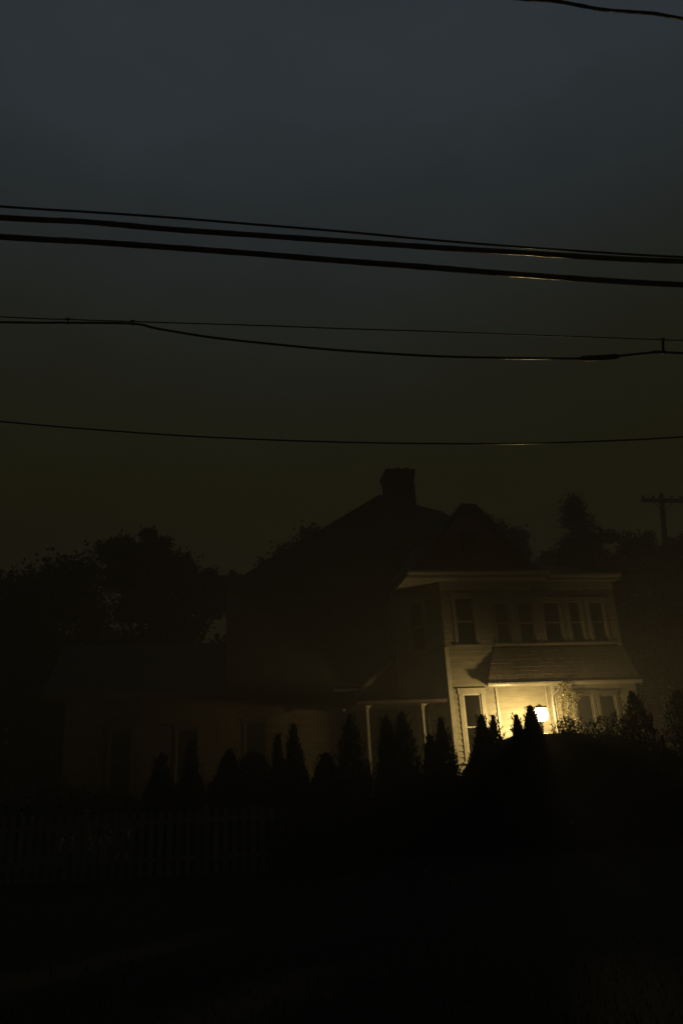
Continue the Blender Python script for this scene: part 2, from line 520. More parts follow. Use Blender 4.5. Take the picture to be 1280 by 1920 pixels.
ew = MB(); ew.prism([Vector((HP[0] + .06, 1.5, e0 - .2)), Vector((HP[0] + .06, 7.4, e0 - .2)), Vector((HP[0] + .06, 8.0, 8.6)), Vector((HP[0] + .06, 3.85, 8.66))], (.1, 0, 0))
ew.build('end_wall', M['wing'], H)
# lower hip of the two storey block
zr = 9.9
shell(rf, [(-1.20, -OV, EV + .02), (3.34, -OV, EV + .02), (3.34, 3.6, zr + .2), (.3, 3.6, zr + .2), ])
shell(rf, [(-1.20, -OV, EV + .02), (.3, 3.6, zr + .2), (-1.20, 1.4, EV + .3)])
shell(rf, [(3.345, -.32, EV + .02), (5.84, -.32, EV + .02), (4.9, 3.4, 9.5), (3.345, 3.4, 9.5)])
shell(rf, [(5.84, -.32, EV + .02), (5.84, 4.0, EV + .3), (4.9, 3.4, 9.5)])
roof = rf.build('roof', M['roof'], H)
# front cross gable
gc, gh, ghw = 1.0, 10.30, 1.90
gr = MB()
gr.prism([Vector((gc - ghw - .12, -.62, EV + .12)), Vector((gc - .22, -.62, gh - .12)), Vector((gc + .26, -.62, gh - .14)), Vector((gc + ghw + .12, -.62, EV + .12)), Vector((gc + ghw, -.62, EV + .04)), Vector((gc + .18, -.62, gh - .26)), Vector((gc - .14, -.62, gh - .24)), Vector((gc - ghw, -.62, EV + .04))], (0, 5.2, 0))
gr.build('gable_roof', M['roof'], H)
gf = MB()
nrow = 14
for k in range(nrow):
    za = EV + .14 + (gh - .36 - EV - .14) * k / nrow; zb = EV + .14 + (gh - .36 - EV - .14) * (k + 1) / nrow
    wa = ghw * (gh - .04 - za) / (gh - EV); wb = max(.01, ghw * (gh - .04 - zb) / (gh - EV))
    gf.prism([Vector((gc - wa, -.36, za)), Vector((gc + wa, -.36, za)), Vector((gc + wb, -.336, zb)), Vector((gc - wb, -.336, zb))], (0, .05, 0))
M['gable'] = mat('red_gable_shingle', (.16, .055, .032), (.24, .085, .05), 6, .8, .5)
gf.build('gable_wall', M['gable'], H)
gv = MB(); gv.box((gc - .28, -.40, 8.65), (gc + .28, -.365, 9.30))
gwin = gv.build('vent', M['dark'], H)
# chimney, at the ridge
cm = MB()
cm.box((-.22, 4.6, 10.5), (.86, 5.6, 13.45))
cm.box((-.25, 4.57, 13.452), (.89, 5.63, 13.58))
cm.box((-.28, 4.54, 13.582), (.92, 5.66, 13.74))
cmo = cm.build('chimney', M['brick'], roof); bevel(cmo, .015, 1)
cp = MB()
for x in (.0, .36, .70):
    cp.lathe([(.13, 13.742), (.12, 13.80), (.10, 13.93 + .05 * (x > .3)), (.12, 13.95 + .05 * (x > .3)), (.085, 13.95 + .05 * (x > .3)), (.08, 13.742)], (x, 5.1, 0), 12)
cp.build('chimney_pot', M['brick'], cmo)

# --- porch roof over the lantern
pr_ = MB()
rg = random.Random(12)
NC = 9
P0, P1, P2, P3 = Vector((1.05, BV - .05, PE + .05)), Vector((5.85, BV - .05, PE + .05)), Vector((5.70, .0, 5.74)), Vector((1.50, .0, 5.74))
for k in range(NC):
    ta, tb = k / NC, (k + 1) / NC
    a0, a1 = P0.lerp(P3, ta), P1.lerp(P2, ta); b0, b1 = P0.lerp(P3, tb), P1.lerp(P2, tb)
    q = 0.0
    while q < 1:
        q2 = min(1, q + rg.uniform(.035, .07)); e = rg.uniform(0, .006)
        out = Vector((0, -.020 - e, .006)); thin = Vector((0, -.005, 0))
        pa, pb, pc, pd = a0.lerp(a1, q), a0.lerp(a1, q2 - .002), b0.lerp(b1, q2 - .002), b0.lerp(b1, q)
        dn = Vector((0, 0, -rg.uniform(0, .012)))
        pr_.add([pa, pb, pc, pd, pa + out + dn, pb + out + dn, pc + thin, pd + thin], [(0, 1, 2, 3), (4, 7, 6, 5), (0, 4, 5, 1), (1, 5, 6, 2), (2, 6, 7, 3), (3, 7, 4, 0)])
        q = q2
pr_.prism([P0 + Vector((0, .002, 0)), P1 + Vector((0, .002, 0)), P2 + Vector((0, .002, 0)), P3 + Vector((0, .002, 0))], (0, .045, -.04))
pr_.build('porch_roof', M['porchroof'], H)
sf = MB()
sf.prism([Vector((1.04, BV - .02, PE + .002)), Vector((5.84, BV - .02, PE + .002)), Vector((5.84, -.036, PE + .002)), Vector((1.2, -.036, PE + .002))], (0, 0, .03))
sf.box((1.43, -.035, PE + .002), (BU - .01, RB - .035, PE + .03))
sf.build('porch_ceiling', M['trim'], H)
en = MB()
en.prism([Vector((1.12, BV + .02, PE + .035)), Vector((1.20, -.035, PE + .035)), Vector((1.46, -.035, 5.60))], (.03, 0, 0))
en.build('porch_end', M['siding'], H)
pg = MB()
pr, T, L = gutter(pg, (1.03, BV - .052), (5.86, BV - .052), .065, .09)
pg.prism([q + Vector((0, 0, PE - .035)) for q in pr], (L, 0, 0), T)
pg.build('gutter', M['gutter'], H)
pgf = MB(); pgf.box((1.04, BV - .0505, PE - .06), (5.85, BV - .031, PE + .045)); pgf.build('fascia', M['trim'], H)
ds = MB()
ds.tube([(3.20, -.40, PE - .03), (3.20, -.40, PE - .11), (3.16, -.40, PE - .18), (3.06, -.39, PE - .25), (2.97, -.385, PE - .33), (2.945, -.38, PE - .43), (2.945, -.38, 2.1)], .036, 10)
ds.build('downspout', M['gutter'], H, smooth=True)

# --- side porch with two thin posts and a sloping rake
sp = MB()
sp.prism([Vector((-2.80, 1.27, 4.30)), Vector((-1.55, 1.27, 5.44)), Vector((-1.20, 1.27, 5.44)), Vector((-1.20, 1.27, 4.30))], (0, .06, 0))
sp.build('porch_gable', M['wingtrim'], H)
fl = MB()
fl.box((-2.78, -.05, 4.21), (-.12, 1.26, 4.30))
fl.build('porch_ceiling', M['door'], H)
rk = MB()
rk.prism([Vector((-2.98, 1.15, 4.14)), Vector((-1.40, 1.15, 5.56)), Vector((-1.40, 1.15, 5.68)), Vector((-2.98, 1.15, 4.27))], (0, .10, 0))
rk.build('rake_board', M['uptrim'], H)
r2 = MB()
shell(r2, [(-3.05, 1.1, 4.28), (-1.38, 1.1, 5.76), (-1.38, 2.6, 5.76), (-3.05, 2.6, 4.28)], .06)
r2.build('porch_roof', M['roof'], H)
pfl = MB(); pfl.box((-2.9, -.1, F1 - .30), (-.0, 2.0, F1 - .16)); pfl.build('porch_floor', M['shed'], H)
for x in (-2.48, -.86):
    p = MB()
    p.box((x - .035, -.03, F1 - .16), (x + .035, .04, 4.02))
    p.box((x - .05, -.045, 4.02), (x + .05, .055, 4.07))
    p.box((x - .042, -.037, 4.07), (x + .042, .047, 4.19))
    p.box((x - .055, -.05, 2.48), (x + .055, .06, 2.54))
    for sgn in (-1, 1):
        p.prism([Vector((x + sgn * .043, .0, 4.185)), Vector((x + sgn * .16, .0, 4.185)), Vector((x + sgn * .043, .0, 4.09))][::sgn], (0, .02, 0))
    po = p.build('porch_post', M['trim'], H); bevel(po, .006, 1)

# --- long left wing under the catslide roof
lw = [dict(s0=5.10, s1=5.85, z0=1.75, z1=4.12, inside='dark'), dict(s0=1.2, s1=1.95, z0=2.2, z1=4.0, inside='dark'),
      dict(s0=3.1, s1=3.85, z0=2.2, z1=4.0, inside='dark'), dict(s0=8.0, s1=8.7, z0=2.4, z1=4.1, inside='shade_dim')]
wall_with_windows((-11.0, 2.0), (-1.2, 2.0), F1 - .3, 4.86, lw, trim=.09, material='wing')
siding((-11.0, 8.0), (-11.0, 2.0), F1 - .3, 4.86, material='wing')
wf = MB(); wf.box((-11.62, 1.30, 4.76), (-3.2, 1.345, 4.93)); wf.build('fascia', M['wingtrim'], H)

# bird nest lump under the eave
nb = MB()
rg = random.Random(3)
for k in range(90):
    c = Vector((3.02 + rg.gauss(0, .08) + (.16 if k % 2 else 0), -.14 + rg.gauss(0, .025), 7.50 + rg.gauss(0, .025)))
    d = Vector((rg.uniform(-1, 1), rg.uniform(-.6, .6), rg.uniform(-.35, .35))).normalized() * .07
    nb.tube([c - d, c + d], .006, 4)
no = nb.build('bird_nest', M['twig'], loc=hpt(3.05, -.14, 7.5))
me = no.data
for v in me.vertices:
    w_ = v.co + hpt(3.05, -.14, 7.5)       # mesh was given in house axes: bring it to world
    v.co = hpt(w_.x, w_.y, w_.z) - hpt(3.05, -.14, 7.5)
tag(no, 'small dark ragged bird nest on the frieze under the upper eave', 'nest')

# ------------------------------------------------------------------ wall lantern (the one lit lamp)
lb = hpt(2.10, -1.30, 0)
LZ = 3.64
LG = gz(lb.x, lb.y)
LN = empty('lamp_post', (lb.x, lb.y, LG), HA)
tag(LN, 'brightly glowing globe lamp on a thin post before the porch wall, the only lit lamp', 'lamp post')
dz = LZ - LG
b = MB(); b.lathe([(.09, 0), (.09, .06), (.05, .10), (.035, .25), (.03, dz - .35), (.03, dz - .24), (.06, dz - .22), (.06, dz - .19), (.03, dz - .17), (.0, dz - .17)], (0, 0, 0), 14); b.build('post', M['iron'], LN, True)
b = MB(); b.lathe([(.004, dz + .30), (.02, dz + .27), (.12, dz + .215), (.215, dz + .165), (.218, dz + .158), (.02, dz + .17)], (0, 0, 0), 20); b.build('cap', M['iron'], LN)
b = MB()
for k in range(3):
    a = R(40 + k * 120)
    b.tube([(.06 * math.cos(a), .06 * math.sin(a), dz - .19), (.212 * math.cos(a), .212 * math.sin(a), dz - .05), (.175 * math.cos(a), .175 * math.sin(a), dz + .15)], .004, 5)
b.build('cage', M['iron'], LN)
b = MB(); vs_ = []
for zz in (-.16, .24):      # plate added only to keep lamp light off the right end of the front
    for k in range(6):
        a = R(2 + k * 5.2)
        vs_ += [(.215 * math.cos(a), .215 * math.sin(a), dz + zz), (.219 * math.cos(a), .219 * math.sin(a), dz + zz)]
fs_ = [(0, 12, 13, 1), (10, 11, 23, 22)]
for k in range(5):
    p, q = 2 * k, 12 + 2 * k
    fs_ += [(p, p + 2, q + 2, q), (p + 1, q + 1, q + 3, p + 3), (q, q + 2, q + 3, q + 1), (p, p + 1, p + 3, p + 2)]
b.add(vs_, fs_); b.build('light_blocker', M['iron'], LN)
LAMP_COL = (1.0, .69, .25)
b = MB(); b.lathe([(.0005, dz - .014), (.009, dz - .010), (.012, dz), (.009, dz + .012), (.005, dz + .03)], (0, 0, 0), 10)
b.build('bulb', emit_mat('lit_bulb', (1.0, .80, .45), 300), LN, True)
gm = bpy.data.materials.new('glowing_globe'); gm.use_nodes = True
gn = gm.node_tree
for n in list(gn.nodes): gn.nodes.remove(n)
g1 = gn.nodes.new('ShaderNodeOutputMaterial'); g2 = gn.nodes.new('ShaderNodeAddShader'); g3 = gn.nodes.new('ShaderNodeBsdfTransparent'); g4 = gn.nodes.new('ShaderNodeEmission')
g4.inputs[0].default_value = (1.0, .80, .42, 1); g4.inputs[1].default_value = 9
gn.links.new(g3.outputs[0], g2.inputs[0]); gn.links.new(g4.outputs[0], g2.inputs[1]); gn.links.new(g2.outputs[0], g1.inputs[0])
b = MB(); b.lathe([(.001, dz - .185), (.09, dz - .175), (.17, dz - .12), (.208, dz - .03), (.200, dz + .06), (.155, dz + .13), (.09, dz + .155)], (0, 0, 0), 24)
b.build('globe', gm, LN, True)
ld = bpy.data.lights.new('lamp_light', 'POINT')
ld.energy = 600
ld.color = LAMP_COL
ld.shadow_soft_size = .15
lo = bpy.data.objects.new('lamp_light', ld)
lo.location = (0, 0, dz)
lo.parent = LN
col.objects.link(lo)

# ------------------------------------------------------------------ climbing vine on the porch corner
VN = empty('climbing_vine', hpt(3.2, -.35, F1))
tag(VN, 'thin climbing vine with small lit leaves beside the white downspout', 'vine')
def tovn(u, v, z): return hpt(3.02 + (u - 2.42) * 1.02, v + 1.33, 1.7 + (z - 1.7) * 1.062) - hpt(3.2, -.35, F1)
rg = random.Random(8)
vs = MB(); vlf = MB()
stems = [[(2.55, -1.72, 1.9), (2.50, -1.72, 2.6), (2.56, -1.73, 3.2), (2.52, -1.75, 3.8), (2.60, -1.78, 4.2), (2.66, -1.84, 4.36), (2.72, -1.84, 4.44)],
         [(2.62, -1.70, 1.9), (2.72, -1.72, 2.8), (2.66, -1.72, 3.4), (2.76, -1.76, 3.9), (2.70, -1.8, 4.25)],
         [(2.66, -1.84, 4.40), (2.78, -1.84, 4.22), (2.92, -1.82, 4.12), (3.06, -1.80, 4.09), (3.08, -1.78, 3.98)],
         [(2.74, -1.80, 4.44), (2.84, -1.84, 4.36), (2.90, -1.84, 4.26)],
         [(2.92, -1.82, 4.12), (2.88, -1.80, 3.8), (2.92, -1.78, 3.5), (2.88, -1.76, 3.1)]]
for st in stems:
    pts = [tovn(*q) for q in st]
    vs.tube(pts, [.011] + [.008] * (len(pts) - 2) + [.004], 6)
    for i in range(len(pts) - 1):
        n_ = int((pts[i + 1] - pts[i]).length * 65)
        for k in range(n_):
            c = pts[i].lerp(pts[i + 1], rg.random()) + Vector((rg.gauss(0, .055), rg.gauss(-.02, .035), rg.gauss(0, .04)))
            vlf.quad(c, Vector((rg.uniform(-1, 1), rg.uniform(-1, .1), rg.uniform(-.4, .8))), Vector((rg.uniform(-1, 1), 0, rg.uniform(-1, .3))), rg.uniform(.03, .055), rg.uniform(.04, .075))
vs.build('stem', M['stem'], VN); vlf.build('foliage', M['vine'], VN)

# ------------------------------------------------------------------ dark van behind the evergreens
def make_van():
    L_, Wd = 4.6, 1.6
    root = empty('parked_van', (2.42, 18.35, gz(3, 19.0)), R(3))
    tag(root, 'large dark van with rounded roof parked between the evergreens and the lit porch', 'van')
    prof = [(0.0, .45), (.02, .95), (.10, 1.22), (.34, 1.42), (.80, 1.93), (1.05, 2.14), (1.45, 2.23), (2.1, 2.26), (2.9, 2.235), (3.7, 2.17), (4.25, 2.08), (4.48, 1.95), (4.58, 1.4), (4.6, .5)]
    bod = MB()
    n = len(prof)
    secs = [(.0, .16), (.06, .05), (.16, .0), (Wd - .16, .0), (Wd - .06, .05), (Wd, .16)]
    rows = []
    for y, ins in secs:
        cx, cz = 2.3, 1.2
        rows.append([(x + (cx - x) / 2.3 * ins * .6, y, z - (max(0, z - 1.0)) * ins * .55) for x, z in prof])
    vs_ = [q for r_ in rows for q in r_]
    fs_ = [(i * n + k, i * n + k + 1, (i + 1) * n + k + 1, (i + 1) * n + k) for i in range(len(rows) - 1) for k in range(n - 1)]
    fs_ += [tuple(range(n)), tuple((len(rows) - 1) * n + k for k in range(n))[::-1]]
    fs_ += [(i * n, (i + 1) * n, (i + 1) * n + n - 1, i * n + n - 1) for i in range(len(rows) - 1)]
    bod.add(vs_, fs_)
    bo = bod.build('body', M['carpaint'], root, smooth=True)
    m = bo.modifiers.new('bevel', 'BEVEL'); m.width = .05; m.segments = 3; m.limit_method = 'ANGLE'; m.angle_limit = R(40)
    for y0, sgn in ((-.012, 1), (Wd + .004, 1)):
        for a, b_ in ((1.05, 2.0), (2.1, 3.1), (3.2, 4.2)):
            w = MB(); w.prism([Vector((a, y0, 1.25)), Vector((b_, y0, 1.25)), Vector((b_ - .06, y0 + (.03 if y0 < 0 else -.03), 1.82)), Vector((a + (.35 if a < 1.2 else .04), y0 + (.03 if y0 < 0 else -.03), 1.82))], (0, .008, 0))
            w.build('side_window', M['dark'], root)
    w = MB(); w.prism([Vector((.30, .2, 1.44)), Vector((.30, Wd - .2, 1.44)), Vector((.76, Wd - .28, 1.94)), Vector((.76, .28, 1.94))], (-.02, 0, .02)); w.build('windshield', M['dark'], root)
    for x in (.85, 3.75):
        for y in (-.02, Wd - .2):
            c = MB()
            def TR(q, x=x, y=y): return Vector((x + q.x, y + q.y, .34 + q.z))
            seg = 24
            pr = [(.20, 0), (.30, .0), (.34, .03), (.34, .17), (.30, .2), (.20, .2)]
            vs2 = [Vector((x + r_ * math.cos(2 * PI * k / seg), y + t, .34 + r_ * math.sin(2 * PI * k / seg))) for r_, t in pr for k in range(seg)]
            fs2 = [(i * seg + k, i * seg + (k + 1) % seg, ((i + 1) % 6) * seg + (k + 1) % seg, ((i + 1) % 6) * seg + k) for i in range(6) for k in range(seg)]
            c.add(vs2, fs2)
            wo_ = c.build('wheel', M['rubber'], root)
            rm = MB()
            rm.tube([(x, y + .03, .34), (x, y + .17, .34)], .199, 20)
            rm.build('rim', M['rim'], wo_)
    for y in (.12, Wd - .32):
        hl = MB(); hl.box((-.012, y, .78), (.03, y + .2, .93)); hl.build('headlight', M['rim'], root)
        tl = MB(); tl.box((4.56, y, .9), (4.61, y + .14, 1.35)); tl.build('tail_light', M['lamplens'], root)
    bp = MB(); bp.box((-.05, .1, .42), (.03, Wd - .1, .62)); bp.build('bumper', M['rubber'], root)
    return root
make_van()

# ------------------------------------------------------------------ the row of evergreens in front of the house
def evergreen(name, base, h, r, seed, n=9000, shape=1.0, leader=0.0, lean=0.0, material='thuja', tops=None, leafs=(.06, .13)):
    rg = random.Random(seed)
    root = empty(name, base)
    tr = MB(); tr.tube([(0, 0, -.1), (0, 0, h * .5), (lean * .6, 0, h * .93)], [.05 + h * .008, .04, .008], 8)
    tr.build('trunk', M['bark'], root, True)
    cw = MB()
    # columns / leaders
    axes = [(0, 0, 1.0, 1.0)]
    if tops: axes = tops
    for i in range(n):
        ax, ay, ah, aw = rg.choice(axes)
        H_ = h * ah
        t = rg.random() ** 1.15
        z = t * H_
        ph = rg.uniform(0, 2 * PI)
        lump = 1 + .13 * math.sin(ph * 2 + z * 4 + seed) + .10 * math.sin(ph * 3 - z * 9 + seed * 2) + .07 * math.sin(z * 17 + seed * 3 + ph)
        prof = (1 - t) ** (.75 * shape) * (1 if t > .12 else .75 + 2 * t) * lump
        if leader and t > 1 - leader: prof = .015 + .10 * rg.random() * (1 - t) / leader
        rr = r * aw * prof * (1 - .55 * rg.random() ** 2.2) + .01
        c = Vector((ax + rr * math.cos(ph) + lean * t * t, ay + rr * math.sin(ph), z))
        out = Vector((math.cos(ph), math.sin(ph), rg.uniform(-.3, .6)))
        up_ = Vector((math.cos(ph) * .5 + rg.gauss(0, .35), math.sin(ph) * .5 + rg.gauss(0, .35), 1.0))
        s_ = rg.uniform(*leafs) * (1 - .55 * t * t)
        cw.quad(c + up_.normalized() * s_ * .3, out + Vector((rg.gauss(0, .6), rg.gauss(0, .6), 0)), up_, s_ * .42, s_)
    # spikes of new growth that break the outline
    for i in range(int(n * .025)):
        ax, ay, ah, aw = rg.choice(axes)
        t = rg.uniform(.1, .97); ph = rg.uniform(0, 2 * PI)
        rr = r * aw * (1 - t) ** (.75 * shape) * 1.0
        c = Vector((ax + rr * math.cos(ph) + lean * t * t, ay + rr * math.sin(ph), t * h * ah))
        ss_ = rg.uniform(.6, 1.5)
        d = Vector((math.cos(ph) * .55, math.sin(ph) * .55, 1)).normalized()
        for k in range(4):
            s_ = .08
            cw.quad(c + d * k * .04 * ss_, Vector((rg.uniform(-1, 1), rg.uniform(-1, 1), .2)), d + Vector((rg.gauss(0, .4), rg.gauss(0, .4), 0)), .03, s_)
    cw.build('crown', M[material], root)
    return root

GRP = 'evergreens planted in a row before the house'
YE = 17.6
# px along the photograph was turned into metres by hand: (x, top z, base radius, options, label)
row = [
 (-4.75, 2.95, .42, {}, 'broad dark evergreen at the left end of the row before the unlit wing'),
 (-3.95, 3.22, .36, {}, 'slim dark evergreen second from the left end of the row'),
 (-3.10, 2.95, .48, dict(shape=.7), 'bushy dark evergreen third from the left, left of the dark doorway'),
 (-2.42, 2.85, .52, dict(shape=.55), 'squat dark evergreen standing before the tall dark window of the wing'),
 (-1.84, 3.22, .27, {}, 'shorter of the two narrow pointed evergreens before the faintly lit wing wall'),
 (-1.47, 3.46, .36, {}, 'taller of the two narrow pointed evergreens before the faintly lit wing wall'),
 (-.72, 2.75, .45, dict(shape=.7), 'low evergreen in the gap left of the side porch'),
 (-.05, 3.62, .52, dict(shape=.8), 'wide evergreen just left of the left porch post'),
 (.86, 3.52, .34, dict(shape=.8), 'left one of the joined evergreens between the two porch posts'),
 (1.24, 3.62, .46, dict(shape=.85), 'right and taller one of the joined evergreens between the two porch posts'),
 (1.86, 3.05, .30, {}, 'small evergreen just right of the right porch post'),
 (2.18, 3.42, .46, {}, 'pointed evergreen covering the foot of the dark house corner'),
 (3.19, 3.44, .56, dict(shape=.9, n=16000), 'pointed evergreen standing before the trimmed ground floor window'),
 (3.50, 3.42, .50, dict(leader=.16, shape=1.2), 'evergreen with a thin bare leader right of the trimmed window'),
 (4.09, 3.40, .40, dict(shape=1.0, n=14000), 'small evergreen left of the lit lantern'),
 (4.38, 3.60, .32, dict(shape=.8, n=14000), 'slender evergreen standing right in front of the lantern glow'),
 (5.30, 3.30, .60, dict(tops=[(0, 0, 1.0, .8), (-.16, .05, .97, .7), (.15, -.05, .96, .7), (.02, .1, .9, 1.0)], shape=.6), 'blunt topped evergreen below the climbing vine'),
 (6.25, 3.34, .80, dict(tops=[(-.36, 0, .93, .5), (-.12, .05, .98, .5), (.16, -.05, 1.0, .55), (.42, .05, .95, .5), (0, .1, .86, 1.0)], shape=.55, n=10000), 'widest many tipped evergreen below the right hand windows'),
 (7.02, 3.82, .62, dict(shape=.9), 'tallest pointed evergreen toward the right end of the row'),
 (8.10, 3.78, .72, dict(shape=.7), 'thick evergreen at the right end of the row, cut by the picture edge'),
]
for i, (x, zt, r_, kw, lab) in enumerate(row):
    y = YE + (.25 if i % 2 else -.1)
    b0 = gz(x, y); zt = 1.7 + (zt - 1.7) * y / 19.0; r_ *= 1.5 * y / 19.0; kw = dict(kw); kw['shape'] = kw.get('shape', 1.0) * (1.05 + .3 * ((i * 7) % 5) / 5)
    e = evergreen('evergreen_tree', (x * (y / 19.0), y, b0), (zt - b0) * 1.02, r_, 40 + i, lean=random.Random(i).uniform(-.05, .05), **kw)
    tag(e, lab, 'tree', GRP)

for i, (x, y, r_, h_, lab) in enumerate(((2.42, 17.7, .42, .95, 'low dark shrub between the two evergreens at the house corner'), (1.65, 17.9, .40, .85, 'low dark shrub below the right porch post'), (2.02, 18.3, .45, 1.15, 'rounded dark shrub at the front end of the van'), (-1.25, 15.95, .55, 1.35, 'dark shrub growing against the right end of the picket fence'), (-.45, 16.2, .5, 1.2, 'lone dark shrub just right of the end of the picket fence'))):
    e = evergreen('low_shrub', (x, y, gz(x, y)), h_, r_, 90 + i, shape=.35, n=2200)
    tag(e, lab, 'shrub', 'low shrubs between the evergreens')
def hedge(x0, x1, y, ztop, seed, label):
    rg = random.Random(seed)
    root = empty('hedge', ((x0 + x1) / 2, y, gz(0, y)))
    cw = MB(); L_ = x1 - x0
    for i in range(int(L_ * 1500)):
        x = rg.uniform(-L_ / 2, L_ / 2)
        H_ = ztop - gz(0, y) + .16 * math.sin(x * 1.9 + seed) + .10 * math.sin(x * 4.3) + .06 * math.sin(x * 11)
        z = H_ * rg.random() ** .75 + rg.gauss(0, .04)
        c = Vector((x, rg.uniform(-.3, .3), max(0, z)))
        s_ = rg.uniform(.06, .13)
        cw.quad(c, Vector((rg.gauss(0, 1), rg.gauss(-.3, 1), rg.gauss(.2, 1))), Vector((rg.gauss(0, 1), rg.gauss(0, 1), 1)), s_ * .5, s_)
    cw.build('foliage', M['thuja'], root)
    for k in range(int(L_ / .9)):
        x = -L_ / 2 + .4 + k * .9
        tr = MB(); tr.tube([(x, 0, -.1), (x + rg.uniform(-.1, .1), rg.uniform(-.1, .1), (ztop - gz(0, y)) * .7)], [.03, .012], 6)
        tr.build('stem', M['bark'], root)
    tag(root, label, 'hedge')
hedge(-13.6, 1.7, 18.5, 2.18, 3, 'dense dark hedge behind the evergreens, along the foot of the unlit wing')
hedge(6.3, 11.5, 18.3 + 1.9, 2.55, 5, 'dark hedge filling the gaps behind the evergreens at the right end')
# shrub with the light on it put into a pale leaf colour, beside the dark window of the wing
sh = MB(); rg = random.Random(77)
for k in range(700):
    z = rg.random(); c = Vector((rg.gauss(0, .13), rg.gauss(0, .13), .1 + z * 1.7))
    sh.quad(c, Vector((rg.uniform(-1, 1), rg.uniform(-1, 1), rg.uniform(-1, 1))), Vector((rg.uniform(-1, 1), rg.uniform(-1, 1), 1)), .05, .09)
M['pale'] = mat('lightened_foliage', (.22, .20, .15), (.40, .38, .30), 9, .6)
so = empty('lightened_shrub', (-2.95, 20.6, gz(0, 20.6)))
tag(so, 'thin shrub with light put into its pale leaf colour at the left edge of the dark wing window', 'shrub')
sh.build('foliage', M['pale'], so)
st_ = MB(); st_.tube([(0, 0, -.05), (.02, 0, .9), (-.02, 0, 1.6)], [.02, .015, .006], 6); st_.build('stem', M['bark'], so)

# ------------------------------------------------------------------ picket fence
FX0, FX1, FY = -13.0, -1.3, 16.3
fr = empty('picket_fence', (FX0, FY, gz(0, FY)))
tag(fr, 'weathered picket fence crossing the lawn at left, fading into the dark', 'fence')
rg = random.Random(21)
pk = MB(); x = 0.0
while x < FX1 - FX0:
    hh = 1.33 + .015 * math.sin(x * 1.3) + rg.uniform(-.012, .012) - .012 * x * .6
    w = .10; tl = rg.uniform(-.006, .006)
    pk.prism([Vector((x, -.02, .03)), Vector((x + w, -.02, .03)), Vector((x + w + tl, -.02, hh - .07)), Vector((x + w / 2 + tl, -.02, hh)), Vector((x + tl, -.02, hh - .07))], (0, .018, 0))
    x += .19 + rg.uniform(-.006, .006)
pk.build('picket_panel', M['picket'], fr)
for z in (.30, 1.0):
    rl = MB(); rl.box((-.05, .0005, z), (FX1 - FX0 + .05, .038, z + .085)); rl.build('rail', M['picket'], fr)
x = -.05
while x < FX1 - FX0 + .2:
    ps = MB(); ps.box((x, .04, -.1), (x + .10, .14, 1.36 - .0072 * x)); 
    ps.prism([Vector((x - .01, .03, 1.362 - .0072 * x)), Vector((x + .11, .03, 1.362 - .0072 * x)), Vector((x + .05, .03, 1.41 - .0072 * x))], (0, .12, 0))
    ps.build('post', M['picket'], fr)
    x += 2.47

# ------------------------------------------------------------------ fallen leaves
leaves = [((-.35, 7.78), .05, 'brightest curled brown leaf low in the foreground grass'),
          ((-.73, 8.00), .035, 'small dull leaf lying left of the brightest foreground leaf'),
          ((.19, 8.60), .05, 'rusty leaf lying right of and beyond the brightest foreground leaf'),
          ((1.22, 15.4), .07, 'grey upturned leaf far up the dark lawn'),
          ((1.64, 14.5), .06, 'small rust coloured leaf far up the lawn, right of the grey leaf')]
for i, ((x, y), s_, lab) in enumerate(leaves):
    rg = random.Random(i + 60)
    lf = MB()
    n_ = 10
    pts = []
    for k in range(n_ * 2):
        a = k * PI / n_
        rr = s_ * (1.0 if k % 2 == 0 else .62) * (1.15 if k < 3 or k > n_ * 2 - 3 else 1)
        pts.append(Vector((rr * math.cos(a), rr * math.sin(a) * .8, .35 * rr * math.cos(2 * a) + .3 * s_)))
    lf.v = [(0, 0, .06 * s_)] + [tuple(q) for q in pts]
    lf.f = [(0, k + 1, (k + 1) % (2 * n_) + 1) for k in range(2 * n_)]
    o = lf.build('fallen_leaf', M['dead'])
    o.location = (x, y, gz(x, y) + .07); o.rotation_euler = (R(rg.uniform(35, 60)), R(rg.uniform(-20, 20)), rg.uniform(-.5, .5))
    sm = o.modifiers.new('thickness', 'SOLIDIFY'); sm.thickness = .002
    tag(o, lab, 'leaf', 'fallen leaves on the lawn')

